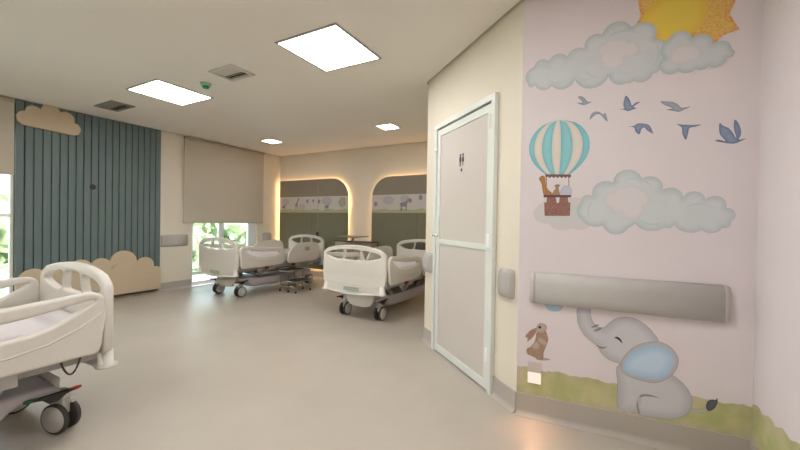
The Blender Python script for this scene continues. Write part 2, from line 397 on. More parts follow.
# ---------------------------------------------------------------- doors
ALU = mat('aqua_white_aluminium', (0.76,0.80,0.76), 0.35, noise=0.01)
LAM = mat('door_laminate', (0.65,0.61,0.565), 0.22, noise=0.01, nscale=3)
CHROME = mat('chrome', (0.75,0.75,0.74), 0.18, 1.0)
def entry(name, **k):
    o = bpy.data.objects.new(name, None); COL.objects.link(o); o.location = (C1.x,C1.y,0); o.rotation_euler = (0,0,aE); return o
d = entry('door_1'); d['kind'] = 'structure'
D0, D1, DZ = 0.247, 1.247, 2.185
bm = BM()
for (a,b,c,e) in ((D0,D0+0.045,0,DZ),(D1-0.045,D1,0,DZ),(D0+0.045,D1-0.045,DZ-0.045,DZ)): box(bm,a,b,-0.034,-0.001,c,e,bev=0.003)
obj('door_frame', bm, ALU, d)
bm = BM(); l0,l1,lz = D0+0.05, D1-0.05, 2.125
for (a,b,c,e) in ((l0,l0+0.055,0.012,lz),(l1-0.055,l1,0.012,lz),(l0+0.055,l1-0.055,lz-0.06,lz),(l0+0.055,l1-0.055,0.012,0.075),(l0+0.055,l1-0.055,1.04,1.085)): box(bm,a,b,-0.022,-0.001,c,e,bev=0.002)
obj('leaf_frame', bm, ALU, d)
bm = BM(); box(bm,l0+0.05,l1-0.05,-0.014,-0.001,1.08,lz-0.055); obj('upper_panel', bm, LAM, d)
bm = BM(); box(bm,l0+0.05,l1-0.05,-0.014,-0.001,0.07,1.045); obj('lower_panel', bm, LAM, d)
bm = BM(); box(bm,D0+0.045,D1-0.045,-0.006,-0.001,lz,DZ-0.045); box(bm,D0+0.045,D1-0.045,-0.008,-0.001,0.0,0.012); obj('shadow_gap', bm, mat('gap_shade',(0.12,0.11,0.1),0.8), d)  # dark strips painted as the shadow above and below the leaf
for z in (0.28,1.12,1.99):
    bm = BM(); box(bm,l1-0.02,l1+0.012,-0.036,-0.020,z-0.045,z+0.045,bev=0.003); lathe(bm,[(0.008,-0.05),(0.008,0.05)],(l1-0.002,-0.038,z),'z',8); obj('hinge', bm, WHITE, d)
bm = BM(); box(bm,l0+0.006,l0+0.044,-0.030,-0.022,1.03,1.17,bev=0.004); h = obj('handle_plate', bm, WHITE, d)
bm = BM(); tube(bm,[(l0+0.025,-0.030,1.12),(l0+0.025,-0.068,1.12),(l0+0.035,-0.074,1.12),(l0+0.13,-0.074,1.118)],0.009); obj('handle', bm, CHROME, h)
bm = BM(); box(bm,l0-0.03,l0+0.03,-0.045,-0.034,1.93,1.955,bev=0.003); obj('latch', bm, WHITE, d)
# restroom sign on the door
s = thing('restroom_sign', 'small black man and woman pictogram sign on the upper door panel', 'sign'); s.location = C1+dE*0.752; s.location.z = 1.675; s.rotation_euler = (0,0,aE)
INK = mat('black_vinyl',(0.025,0.025,0.025),0.6)
man = [(-0.020,0.10),(0.020,0.10),(0.020,0.05),(0.013,0.05),(0.013,0.0),(0.001,0.0),(0.001,0.04),(-0.001,0.04),(-0.001,0.0),(-0.013,0.0),(-0.013,0.05),(-0.020,0.05)]
wom = [(-0.012,0.10),(0.012,0.10),(0.026,0.045),(0.010,0.045),(0.010,0.0),(0.002,0.0),(0.002,0.04),(-0.002,0.04),(-0.002,0.0),(-0.010,0.0),(-0.010,0.045),(-0.026,0.045)]
for k,(cx,P,nm) in enumerate(((-0.022,man,'man_figure'),(0.022,wom,'woman_figure'))):
    f = decal(nm, [(x*0.75+cx,z*0.8+0.05) for x,z in P], INK, s, 0.016)
    decal('head', ell(cx,0.144,0.012,0.012,12), INK, f, 0.016)
decal('round_mark', ell(0.0,0.016,0.015,0.015,14), INK, s, 0.016)

# ---------------------------------------------------------------- crash rails
def bumper(lab, L, loc, rz, h=0.2, dep=0.062, cap=0.035):
    t = thing('crash_rail', lab, 'crash rail', loc, rz)
    def ring(bm, u, k):
        out = []
        for i in range(11):
            a = -PI/2+PI*i/10
            z = (abs(math.sin(a))**0.74)*(1 if a > 0 else -1)*h/2; y = -(abs(math.cos(a))**0.74)*dep
            out.append(bm.verts.new((u, y*k, z*(0.80+0.20*k)+h/2)))
        return out
    def skin(nm, us, m_):
        bm = BM(); R = [ring(bm,u,k) for u,k in us]
        for a,b in zip(R,R[1:]):
            for i in range(10): f = bm.faces.new((a[i],a[i+1],b[i+1],b[i])); f.smooth = True
            bm.faces.new((a[0],a[10],b[10],b[0]))
        bm.faces.new(R[0]); bm.faces.new(R[-1]); fixn(bm); obj(nm, bm, m_, t)
    skin('rail_cover', [(cap,1),(L-cap,1)], RAILM)
    E = [(math.sin(q),1-math.cos(q)) for q in (0.15,0.5,0.9,1.25,PI/2)]
    skin('end_cap', [(cap*(1-math.cos(q)),0.12+0.88*math.sin(q)) for q in (0.0,0.35,0.8,1.2,PI/2)], RAILCAP)
    skin('end_cap', [(L-cap*(1-math.cos(q)),0.12+0.88*math.sin(q)) for q in (PI/2,1.2,0.8,0.35,0.0)], RAILCAP)
    return t
p = C2+dM*0.072; bumper('long beige crash rail above the grey elephant on the mural wall', 1.0, (p.x,p.y,0.735), aM)
p = C1+dE*1.305; bumper('short beige crash rail end between the white door and the mural corner', 0.16, (p.x,p.y,0.735), aE, dep=0.045)
p = C1+dE*0.005; bumper('short beige crash rail end left of the white door, at the wall corner', 0.2, (p.x,p.y,0.73), aE, dep=0.055)
bumper('grey-beige crash rail on the wall between the blue slatted panel and the covered window', 0.46, (XL,3.335,0.75), PI/2, dep=0.04)
bumper('grey-beige crash rail right of the covered window, beside the glowing corner', 0.235, (XL,5.43,0.75), PI/2, dep=0.04)

# ---------------------------------------------------------------- ceiling fittings
def troffer(lab, x, y, s=0.6, grp=None, nm='ceiling_light'):
    t = thing(nm, lab, 'ceiling light', (x,y,H), 0, grp); k = s/2; f = 0.018 if s > 0.4 else 0.012
    bm = BM()
    for (a,b,c,e) in ((-k-f,k+f,-k-f,-k),(-k-f,k+f,k,k+f),(-k-f,-k,-k,k),(k,k+f,-k,k)): box(bm,a,b,c,e,-0.010,0.0)
    obj('frame', bm, mat('light_trim',(0.42,0.40,0.36),0.5), t)
    bm = BM(); box(bm,-k,k,-k,k,-0.006,0.0); obj('diffuser', bm, PANELLIGHT, t)
troffer('large square ceiling light panel nearest the mural, right of the louvred vent', -2.018, 2.393)
troffer('large square ceiling light panel between the two vents, in front of the blue panel', -4.38, 2.374)
troffer('small square ceiling downlight near the far left room corner', -5.31, 4.68, 0.26)
troffer('small square ceiling downlight above the right-hand bed bay', -2.824, 4.722, 0.26)
for x,y,l_ in ((-2.02,-0.9,'added unseen ceiling light panel behind the viewpoint, in the middle of the room'),(-4.38,-0.9,'added unseen ceiling light panel behind the viewpoint, on the window side'),(-0.62,0.82,'added unseen ceiling light panel above the viewpoint, brightening the mural side')): troffer(l_, x, y)  # unseen panels added to brighten the room and the mural
VENT = mat('vent_metal',(0.60,0.56,0.50),0.5); VENTD = mat('vent_dark',(0.30,0.28,0.24),0.6); HOLE = mat('duct_black',(0.02,0.018,0.015),0.9)
def vent(lab, x0,x1,y0,y1, fm, lm, hole):
    t = thing('ceiling_vent', lab, 'vent', ((x0+x1)/2,(y0+y1)/2,H)); a = (x1-x0)/2; b = (y1-y0)/2; fw = 0.035
    bm = BM()
    for q in ((-a,a,-b,-b+fw),(-a,a,b-fw,b),(-a,-a+fw,-b+fw,b-fw),(a-fw,a,-b+fw,b-fw)): box(bm,*q,-0.014,0.0,bev=0.003)
    obj('frame', bm, fm, t)
    bm = BM(); box(bm,-a+fw,a-fw,-b+fw,b-fw,-0.002,0.0); obj('duct', bm, HOLE if hole else lm, t)
    n = 5
    for i in range(n):
        y = -b+fw+(2*b-2*fw)*(i+0.5)/n
        bm = BM(); vs_ = box(bm,-a+fw,a-fw,-0.012,0.012,-0.0015,0.0015)
        bmesh.ops.rotate(bm, verts=bm.verts[:], cent=(0,0,0), matrix=Matrix.Rotation(math.radians(28 if y > 0 else -28),3,'X'))
        bmesh.ops.translate(bm, verts=bm.verts[:], vec=(0,y,-0.007)); obj('louvre', bm, lm, t)
    return t
vent('dark louvred ceiling vent in front of the blue slatted panel', -5.79,-5.32,2.175,2.44, VENTD, VENTD, True)
vent('pale framed ceiling vent between the two large light panels', -3.38,-3.03,2.18,2.45, VENT, VENT, True)
t = thing('smoke_detector', 'small round green smoke detector on the ceiling beside a light panel', 'detector', (-3.72,2.375,H))
bm = BM(); lathe(bm, [(0.055,0),(0.055,-0.015),(0.045,-0.03)], (0,0,0), 'z', 20); fixn(bm); obj('base', bm, mat('mint_plastic',(0.34,0.60,0.44),0.5), t)
bm = BM(); lathe(bm, [(0.035,-0.03),(0.033,-0.048),(0.02,-0.055)], (0,0,0), 'z', 20); fixn(bm); obj('sensor', bm, mat('green_plastic',(0.04,0.34,0.13),0.4), t)

# ---------------------------------------------------------------- blue slatted feature panel with clouds
BLUE = mat('blue_slats',(0.135,0.183,0.188),0.55,noise=0.04,nscale=5)
BLUED = mat('blue_groove',(0.07,0.09,0.09),0.7)
MDF = mat('cream_board',(0.60,0.49,0.34),0.6,noise=0.03,nscale=6)
P0, P1 = 1.60, 3.31
t = thing('slatted_wall_panel', 'large blue-grey vertically slatted wall panel on the left wall', 'wall panel', (XL,(P0+P1)/2,0))
bm = BM(); box(bm,0.001,0.02,P0-(P0+P1)/2,P1-(P0+P1)/2,0.145,H-0.002); obj('backing', bm, BLUED, t)
bm = BM(); n = 20; pw = (P1-P0)/n
for i in range(n):
    a = P0-(P0+P1)/2+i*pw; box(bm,0.018,0.045,a+0.005,a+pw-0.005,0.145,H-0.002,bev=0.004)
obj('slats', bm, BLUE, t)
t = thing('cable_outlet', 'small black round outlet in the middle of the blue slatted panel', 'outlet', (XL+0.045,2.391,1.67))
bm = BM(); lathe(bm,[(0.038,0),(0.036,0.008),(0.022,0.010)],(0,0,0),'x',20); fixn(bm); obj('ring', bm, DARK, t)
bm = BM(); lathe(bm,[(0.018,0.002),(0.016,0.012)],(0,0,0),'x',14); fixn(bm); obj('plug', bm, mat('plug_black',(0.01,0.01,0.01),0.3), t)
cl = lobes([(1.632,2.395),(1.625,2.535),(1.745,2.60),(1.835,2.628),(2.02,2.645),(2.165,2.545),(2.20,2.375)],[0.42,0.22,0.1,0.42,0.32,0.42,0.0001],9)
cl = [(1.66,2.385),(1.61,2.43),(1.60,2.49),(1.625,2.54),(1.66,2.562)]+lobes([(1.68,2.562),(1.825,2.622),(2.02,2.635),(2.165,2.545)],[0.36,0.45,0.38],10,False)+[(2.165,2.53),(2.205,2.52),(2.235,2.475),(2.235,2.42),(2.21,2.375),(2.16,2.355)]
o = plate('cloud_cutout', [(y-1.92,z-2.355) for y,z in cl], [], 0.03, 0.004, MDF, plane='yz', loc=(XL+0.061,1.92,2.355)); tag(o,'cream wooden cloud cutout mounted at the top left of the blue panel','cloud decoration')
t = thing('cloud_skirt_board', 'cream layered cloud board low on the blue slatted panel', 'cloud decoration', (XL,2.45,0.062))
def yz(P, x=0): return [(y-2.45,z-0.062) for y,z in P]
bk = [(1.60,0.064),(1.60,0.40)]+lobes([(1.62,0.40),(1.90,0.47),(2.12,0.50),(2.37,0.56),(2.588,0.585),(2.948,0.54),(3.19,0.438),(3.298,0.41)],[0.42,0.36,0.4,0.28,0.46,0.44,0.14],10,False)+[(3.298,0.41),(3.298,0.064)]
plate('back_cloud', yz(bk), [], 0.035, 0.003, MDF, t, 'yz', 0.064)
ft = [(2.02,0.066),(2.02,0.30)]+lobes([(2.02,0.30),(2.25,0.40),(2.60,0.45),(2.83,0.462),(2.99,0.35),(3.06,0.22)],[0.4,0.3,0.34,0.36,0.3],9,False)+[(3.07,0.20),(3.06,0.066)]
plate('front_cloud', yz(ft), [], 0.018, 0.003, MDF, t, 'yz', 0.0915)
bm = BM(); box(bm,0.0005,0.045,-0.83,0.83,-0.035,0.085); obj('toe_recess', bm, mat('under_board_shade',(0.10,0.075,0.05),0.8), t)  # dark box painted as the shadow gap beneath the cloud board

# ---------------------------------------------------------------- bed-head panels, backlit
GREEN = mat('olive_laminate',(0.195,0.19,0.125),0.45,noise=0.02,nscale=3)
TAUPE = mat('taupe_laminate',(0.27,0.235,0.185),0.5,noise=0.02,nscale=3)
STRIPM = paint('frieze_paper',(0.68,0.64,0.61),(0.62,0.58,0.55),0.08,5)
def arch(x0,x1,z0,z1,r,side,n=10):
    """outline with a big top radius on one side ('l' or 'r')"""
    P = [(x0,z0),(x1,z0)]
    if side in 'rb': P += [(x1-r+r*math.cos(a), z1-r+r*math.sin(a)) for a in [PI/2*i/n for i in range(n+1)]]
    else: P += [(x1,z1)]
    if side in 'lb': P += [(x0+r+r*math.cos(a), z1-r+r*math.sin(a)) for a in [PI/2+PI/2*i/n for i in range(n+1)]]
    else: P += [(x0,z1)]
    return P
def clip(P, lo, hi):
    def half(P, z, keep):
        out = []
        for i in range(len(P)):
            a = P[i]; b = P[(i+1)%len(P)]; ia = keep(a[1]); ib = keep(b[1])
            if ia: out.append(a)
            if ia != ib: t_ = (z-a[1])/(b[1]-a[1]); out.append((a[0]+t_*(b[0]-a[0]),z))
        return out
    return half(half(P,lo,lambda z: z >= lo-1e-9),hi,lambda z: z <= hi+1e-9)
def headpanel(lab, x0, x1, z1, side, figs):
    cx = (x0+x1)/2; t = thing('bedhead_panel', lab, 'wall panel', (cx,YB,0.2)); Z0 = 0.2
    A_ = [(x-cx,z-Z0) for x,z in arch(x0,x1,Z0,z1,0.40,side)]
    for nm,lo,hi,m_ in (('lower_panel',0,1.405-Z0,GREEN),('frieze',1.405-Z0,1.75-Z0,STRIPM),('upper_panel',1.75-Z0,z1-Z0,TAUPE)):
        Q = clip(A_,lo,hi); plate(nm, Q, [], 0.018, 0.0012, m_, t, 'xz', -0.062)
    bm = BM()
    for u in (x0+0.5*(x1-x0),): box(bm,u-cx-0.003,u-cx+0.003,-0.0725,-0.0705,0.005,1.2)
    obj('joint', bm, mat('joint_dark',(0.12,0.12,0.08),0.7), t)
    bm = BM(); box(bm,-(x1-x0)/2+0.08,(x1-x0)/2-0.08,-0.052,-0.002,0.08,1.3); obj('batten', bm, CREAM, t)
    # led strip hidden behind the edge
    I = [(x-cx,z-Z0) for x,z in arch(x0+0.025,x1-0.025,Z0+0.025,z1-0.025,0.375,side)]
    bm = BM(); tube(bm, [(x,-0.03,z) for x,z in I+[I[0]]], 0.0045, 6); obj('led_strip', bm, LEDM, t)
    if side == 'r':
        bm = BM(); tube(bm, [(x0-cx-0.012,-0.045,0.03),(x0-cx-0.012,-0.045,z1-Z0-0.02)], 0.004, 6); obj('led_strip', bm, LEDM, t)  # second strip added to widen the glow on the left wall
    # frieze prints
    fz = bpy.data.objects.new('frieze_print', None); COL.objects.link(fz); fz.parent = t
    g = [(-(x1-x0)/2+0.003,1.405-Z0),((x1-x0)/2-0.003,1.405-Z0)]; n = 24
    g += [((x1-x0)/2-0.003-(x1-x0-0.006)*i/n, 1.405-Z0+0.065+0.016*math.sin(i*1.3)+0.01*math.sin(i*2.9)) for i in range(n+1)]
    decal('grass', g, paint('frieze_grass',(0.50,0.49,0.28),(0.42,0.44,0.22),0.2,12), fz, 0.0722, 0.02, 0.05)
    for k,(kind,x,z,s_) in enumerate(figs):
        x -= cx; z -= Z0
        if kind == 'giraffe':
            P = [(0,0),(0.012,0.09),(0.0,0.13),(0.03,0.14),(0.085,0.235),(0.075,0.25),(0.10,0.262),(0.135,0.24),(0.112,0.235),(0.07,0.13),(0.07,0.0),(0.055,0.0),(0.05,0.08),(0.02,0.08),(0.014,0)]
            col = paint('frieze_brown',(0.30,0.24,0.22),(0.2,0.15,0.15),0.2,30)
        elif kind == 'zebra':
            P = [(0,0),(0.008,0.07),(-0.01,0.10),(0.0,0.13),(0.07,0.135),(0.12,0.19),(0.16,0.18),(0.14,0.16),(0.11,0.11),(0.105,0.0),(0.09,0.0),(0.085,0.07),(0.03,0.07),(0.02,0)]
            col = paint('frieze_violet',(0.30,0.27,0.34),(0.15,0.13,0.2),0.2,30)
        elif kind == 'balloon':
            P = ell(0,0.05,0.035,0.042,14)+[]; col = paint('frieze_grey',(0.34,0.30,0.36),(0.22,0.2,0.27),0.2,30)
        elif kind == 'tree':
            P = lobes([(-0.05,0.1),(-0.04,0.2),(0.03,0.23),(0.07,0.15),(0.04,0.08)],0.3,5)+[]; col = paint('frieze_tree',(0.45,0.43,0.30),(0.35,0.36,0.2),0.2,30)
        else:
            P = lobes([(-0.12,0),(-0.10,0.05),(-0.02,0.08),(0.07,0.06),(0.12,0.01)],0.3,5); col = paint('frieze_cloud',(0.50,0.49,0.50),(0.46,0.44,0.47),0.1,20)
        decal(kind, [(x+a*s_,z+b*s_) for a,b in P], col, fz, 0.0735, 0.02, 0.02)
    return t
headpanel('tall olive bedhead panel with animal frieze in the left corner, right top edge rounded', -6.335,-4.405,2.118,'r',
  [('giraffe',-5.86,1.46,1),('balloon',-5.50,1.60,1),('balloon',-5.33,1.62,0.8),('balloon',-5.17,1.59,1),('tree',-4.56,1.44,1.2),('cloud',-6.15,1.62,1),('cloud',-4.95,1.63,1.1),('cloud',-5.65,1.52,0.8),('zebra',-6.25,1.45,0.8),('zebra',-5.0,1.45,0.8)])
headpanel('tall olive bedhead panel with animal frieze nearer the white door, left top edge rounded', -3.83,-1.86,2.098,'b',
  [('balloon',-3.74,1.52,1.1),('zebra',-3.19,1.44,1.2),('balloon',-2.99,1.58,1),('balloon',-2.78,1.63,1.1),('balloon',-2.55,1.57,1),('cloud',-3.45,1.63,1),('cloud',-3.1,1.66,0.8),('giraffe',-2.3,1.46,1),('cloud',-2.2,1.64,1)])
t = thing('nurse_call_handset', 'dark nurse-call handset hanging on a thin cord on the left bedhead panel', 'handset', (-5.19,YB-0.09,0.86))
bm = BM(); box(bm,-0.02,0.02,-0.015,0.015,0.0,0.13,bev=0.006); obj('handset', bm, DARK, t)
bm = BM(); tube(bm,[(0,0,0.12),(0.004,0,0.4),(0.0,0.004,0.62),(-0.004,0.012,1.0),(-0.004,0.014,1.07)],0.004,6); obj('cord', bm, mat('cord_grey',(0.42,0.40,0.33),0.6), t)
bm = BM(); box(bm,-0.025,0.02,0.008,0.017,1.05,1.11,bev=0.003); obj('socket', bm, mat('socket_grey',(0.30,0.28,0.25),0.5), t)

# ================================================================ MURAL PRINTS
def mural(name, lab, u, z, cat='wall decal', grp=None):
    p = C2+dM*u; t = thing(name, lab, cat, (p.x,p.y,z), aM, grp); t['_u'] = u; t['_z'] = z; return t
def pr(t, nm, key, m_, off=0.0010, ew=0.03, sm=0, pts=None, step=None):
    P = pts if pts else [(a/1000,b/1000) for a,b in ART[key]]
    if sm: P = smoothp(P,sm)
    return decal(nm, P, m_, t, off, ew, step, (t['_u'],t['_z']))
def lob(key, b): return lobes([(a/1000,c/1000) for a,c in ART[key]], b, 8)
CLP = paint('cloud_print',(0.68,0.72,0.74),(0.50,0.57,0.59),0.12,9)
CLI = paint('cloud_print_light',(0.76,0.73,0.75),(0.66,0.67,0.69),0.05,7)
g = mural('grass_border_print','painted green and yellow grass strip along the bottom of the pink mural',0.6,0.141)
GR = paint('grass_print',(0.60,0.57,0.30),(0.60,0.52,0.38),0.32,13,(0.42,0.46,0.17))
top = [(LM-LM*i/60, 0.305+0.005*math.sin(i*0.7)+0.011*random.random()) for i in range(61)]
decal('grass_strip', [(0.002,0.141),(LM-0.001,0.141)]+top[:1]+top[1:-1]+[(0.002,0.31)], GR, g, 0.0006, 0.05, 0.02, (0.6,0.141))
g2 = thing('grass_border_print','painted grass strip at the foot of the right-hand wall past the mural corner','wall decal',(C3.x,C3.y,0.141),-PI/2)
decal('grass_strip', [(0.002,0.0),(1.2,0.0)]+[(1.2-1.198*i/50, 0.19+0.09*(1-i/50)+0.008*math.sin(i*1.1)+0.006*random.random()) for i in range(51)], GR, g2, 0.0008, 0.05, 0.03)

s = mural('sun_print','large yellow and orange sun painted at the top of the mural behind a cloud',0.85,2.25)
P = [(a/1000,min(b/1000,2.69)) for a,b in ART['sun_star']]
pr(s,'rays',None,paint('sun_orange',(0.82,0.45,0.07),(0.78,0.27,0.10),0.25,9,(0.85,0.65,0.25)),0.0008,0.03,pts=P)
pr(s,'disc','sun_disc',paint('sun_yellow',(0.88,0.66,0.10),(0.86,0.55,0.08),0.08,5),0.0014,0.05,4)
c = mural('cloud_print','big grey cloud painted at the upper left of the mural, left of the sun',0.4,2.07)
pr(c,'cloud_shape',None,CLP,0.0020,0.03,pts=lob('cloud_a',[0.45,0.3,0.35,0.3,0.25,0.35,0.38,0.42,0.2,0.15,0.25,0.3,0.2,0.25,0.35,0.3,0.3]))
pr(c,'inner_cloud',None,CLI,0.0026,0.02,pts=lob('cloud_a_in',0.22))
c = mural('cloud_print','smaller grey cloud painted across the lower edge of the sun',0.9,2.1)
pr(c,'cloud_shape',None,CLP,0.0032,0.03,pts=lob('cloud_b',[0.4,0.35,0.3,0.45,0.3,0.2,0.2,0.25,0.25,0.25]))
pr(c,'inner_cloud',None,CLI,0.0038,0.02,pts=lob('cloud_b_in',0.2))
c = mural('cloud_print','long grey cloud painted beside the balloon basket in the middle of the mural',0.6,1.2)
pr(c,'cloud_wisp',None,paint('wisp_print',(0.66,0.68,0.68),(0.72,0.66,0.665),0.05,7),0.0008,0.06,pts=lob('cloud_wisp',0.2))
pr(c,'cloud_shape',None,CLP,0.0014,0.03,pts=lob('cloud_c',[0.35,0.35,0.45,0.35,0.3,0.38,0.4,0.4,0.3,0.25,0.22,0.25,0.22,0.1,0.35,0.2,0.25]))
pr(c,'inner_cloud',None,CLI,0.0020,0.02,pts=lob('cloud_c_in',0.22))

FOLD = paint('cloud_fold',(0.56,0.62,0.645),(0.62,0.67,0.69),0.08,9)
def crescent(cx,cz,r,a0,a1,w_,n=12):
    o_ = [(cx+r*math.cos(math.radians(a0+(a1-a0)*i/n)), cz+r*math.sin(math.radians(a0+(a1-a0)*i/n))) for i in range(n+1)]
    i_ = [(cx+(r-w_*math.sin(PI*i/n))*math.cos(math.radians(a0+(a1-a0)*i/n)), cz+(r-w_*math.sin(PI*i/n))*math.sin(math.radians(a0+(a1-a0)*i/n))) for i in range(1,n)]
    return o_+i_[::-1]
for q in ((0.72,1.33,0.085,190,335,0.014),(0.80,1.36,0.08,20,140,0.012),(0.93,1.30,0.075,30,160,0.012),(0.98,1.28,0.06,200,320,0.010),(0.48,1.33,0.09,120,230,0.013),(0.63,1.42,0.10,20,120,0.012)):
    pr(c,'fold',None,FOLD,0.0017,0.01,pts=crescent(*q))
ca = [o for o in COL.objects if o.name == 'cloud_print'][0]
for q in ((0.13,2.18,0.07,20,130,0.012),(0.22,2.20,0.075,200,330,0.012),(0.33,2.23,0.085,40,170,0.013),(0.36,2.20,0.08,200,320,0.012),(0.55,2.29,0.10,30,150,0.013),(0.64,2.22,0.10,-60,50,0.013),(0.44,2.22,0.09,190,280,0.012)):
    pr(ca,'fold',None,FOLD,0.0023,0.01,pts=crescent(*q))
b = mural('balloon_print','teal and cream striped hot-air balloon with animals in its basket on the mural',0.22,1.20)
(tx,tz),(lx,lz_),(rx,rz_),(bx0,bz0),(bx1,bz1) = [(a/1000,c_/1000) for a,c_ in ART['bal_pts']]
cx = (lx+rx)/2; R_ = (rx-lx)/2; cz = (lz_+rz_)/2
def meridian(f, n=14):
    """f in -1..1 across the envelope, top to skirt"""
    out = []
    for i in range(n+1):
        t_ = i/n; z = tz+(bz0-tz)*t_
        if z > cz: wdt = math.sqrt(max(0,1-((z-cz)/(tz-cz+0.001))**2))
        else:
            q = (cz-z)/(cz-bz0); wdt = 1-(1-(bx1-bx0)/(rx-lx))*q**2.1
        x = cx+(0.5*(bx0+bx1)-cx)*max(0,t_-0.4)/0.6+f*R_*wdt; out.append((x,z))
    return out
fr_ = [-1,-0.82,-0.55,-0.22,0.08,0.46,0.78,1.0]
TEAL = paint('balloon_teal',(0.30,0.66,0.70),(0.16,0.52,0.60),0.15,12); CRM = paint('balloon_cream',(0.80,0.74,0.67),(0.74,0.66,0.58),0.06,12)
for i,(a,c_) in enumerate(zip(fr_,fr_[1:])):
    A_ = meridian(a); B_ = meridian(c_)
    P = A_[1:]+B_[::-1][:-1]+[A_[0]] if True else None
    pr(b,'stripe',None,TEAL if i%2 == 0 else CRM,0.0012,0.015,pts=P)
BRN = paint('basket_brown',(0.22,0.085,0.065),(0.16,0.06,0.05),0.30,24,(0.42,0.23,0.18))
for k_,nm,m_,o_ in (('bal_band','skirt',paint('skirt_brown',(0.22,0.13,0.11),(0.15,0.08,0.08),0.1,30),0.0024),('bal_rope1','rope',BRN,0.0024),('bal_rope2','rope',BRN,0.0024),
    ('giraffe','giraffe',paint('giraffe_orange',(0.50,0.25,0.08),(0.42,0.18,0.05),0.2,50,(0.35,0.14,0.05)),0.0026),('monkey','monkey',paint('monkey_brown',(0.42,0.28,0.17),(0.34,0.2,0.1),0.1,40),0.0028),
    ('ball','pale_animal',paint('pale_print',(0.60,0.60,0.68),(0.54,0.54,0.62),0.05,20),0.0026),
    ('bal_basket','basket',BRN,0.0032),('bal_rim','basket_rim',paint('rim_brown',(0.16,0.07,0.07),(0.12,0.05,0.05),0.1,30),0.0038),
    ('bal_flag1','pennant',CLI,0.0042),('bal_flag2','pennant',CLI,0.0042),('bal_flag3','pennant',CLI,0.0042)):
    pr(b,nm,k_,m_,o_,0.01,3 if k_ in ('giraffe','monkey','ball') else 0)
BL = paint('bird_slate',(0.28,0.35,0.50),(0.12,0.17,0.30),0.25,26)
BL2 = paint('bird_pale',(0.42,0.45,0.52),(0.27,0.32,0.42),0.2,26)
for k_,m_,lab in (('bird1',BL2,'small pale blue bird, leftmost of the upper row of birds on the mural'),
    ('bird2',BL2,'small blue bird with arched drooping wings just above the balloon'),
    ('bird3',BL,'blue bird with one wing raised upright, second in the upper row of birds'),
    ('bird4',BL,'blue bird with drooping wings, leftmost of the lower row right of the balloon'),
    ('bird5',BL2,'blue gliding bird, rightmost of the upper row of birds on the mural'),
    ('bird6',BL,'blue bird with one wing pointing straight down, middle of the lower row'),
    ('bird7',BL,'largest dark blue bird with both wings raised, far right of the mural')):
    xs = [a for a,_ in ART[k_]]; zs = [c_ for _,c_ in ART[k_]]
    t = mural('bird_print',lab,(min(xs)+max(xs))/2000,min(zs)/1000); pr(t,'bird_shape',k_,m_,0.0012,0.012,4,step=0.006)
EG = paint('elephant_grey',(0.66,0.65,0.69),(0.50,0.49,0.53),0.05,6); EGL = paint('outline_grey',(0.30,0.29,0.32),(0.30,0.29,0.32),0.02,6)
e = mural('elephant_print','baby grey elephant with blue ear painted sitting on the mural grass',0.72,0.147)
def grow(P, k):
    n = len(P); s_ = 1 if area(P) > 0 else -1; out = []
    for i in range(n):
        a = Vector(P[i-1]); c_ = Vector(P[(i+1)%n]); d_ = (c_-a)
        if d_.length < 1e-9: out.append(P[i]); continue
        d_.normalize(); out.append((P[i][0]+d_.y*k*s_, P[i][1]-d_.x*k*s_))
    return out
def K(key): return smoothp([(a/1000,b_/1000) for a,b_ in ART[key]],4)
for k_,nm,o_ in (('el_tail','tail',0.0010),('el_body','body',0.0016),('el_head','head',0.0026),('el_ear','ear',0.0036)):
    P = K(k_)
    pr(e,nm+'_outline',None,EGL,o_-0.0004,0.01,pts=grow(P,0.0022)); pr(e,nm,None,EG,o_,0.05,pts=P)
pr(e,'inner_ear',None,paint('ear_blue',(0.60,0.75,0.90),(0.40,0.60,0.82),0.08,7),0.0042,0.05,pts=K('el_ear_in'))
pr(e,'leg_line',None,EGL,0.0020,0.01,pts=K('el_leg'))
pr(e,'tail_tuft',None,paint('tuft_dark',(0.13,0.14,0.17),(0.07,0.08,0.1),0.1,20),0.0014,0.015,pts=K('el_tuft'))
pr(e,'eye',None,mat('eye_black',(0.02,0.02,0.02),0.6),0.0034,0.01,pts=K('el_eye'))
for k_ in ('el_trunk1','el_trunk2','el_mouth'): pr(e,'crease',None,paint('crease_grey',(0.24,0.23,0.24),(0.22,0.21,0.22),0.02,6),0.0032,0.01,pts=K(k_))
for k_ in ('el_toe1','el_toe2','el_toe3'): pr(e,'toe',None,paint('toe_pale',(0.60,0.57,0.56),(0.55,0.52,0.5),0.02,6),0.0024,0.01,pts=K(k_))
r = mural('rabbit_print','small brown rabbit painted standing above the lit night light on the mural',0.10,0.355)
RB = paint('rabbit_brown',(0.40,0.24,0.16),(0.30,0.16,0.11),0.25,22,(0.50,0.37,0.28)); RBL = paint('rabbit_pale',(0.56,0.47,0.42),(0.50,0.36,0.28),0.1,30)
for k_,nm,m_,o_ in (('rb_foot','foot',RBL,0.0010),('rb_tail','tail',RB,0.0012),('rb_body','body',RB,0.0018),('rb_belly','belly',RBL,0.0024),('rb_patch','chest_patch',RBL,0.0024),
    ('rb_ear','ear',RB,0.0024),('rb_ear_in','inner_ear',paint('rabbit_pink',(0.45,0.27,0.24),(0.4,0.2,0.17),0.1,30),0.0030),('rb_head','head',RBL,0.0030),('rb_eye','eye',INK,0.0036)):
    pr(r,nm,k_,m_,o_,0.012,4,step=0.008)
t = mural('blue_shape_print','small light blue painted shape peeking out below the long crash rail',0.216,0.69)
pr(t,'shape','blue',paint('pale_blue',(0.50,0.66,0.80),(0.4,0.56,0.72),0.05,10),0.0012,0.02,4)
for o in list(COL.objects):
    for k_ in ('_u','_z'):
        if k_ in o.keys(): del o[k_]
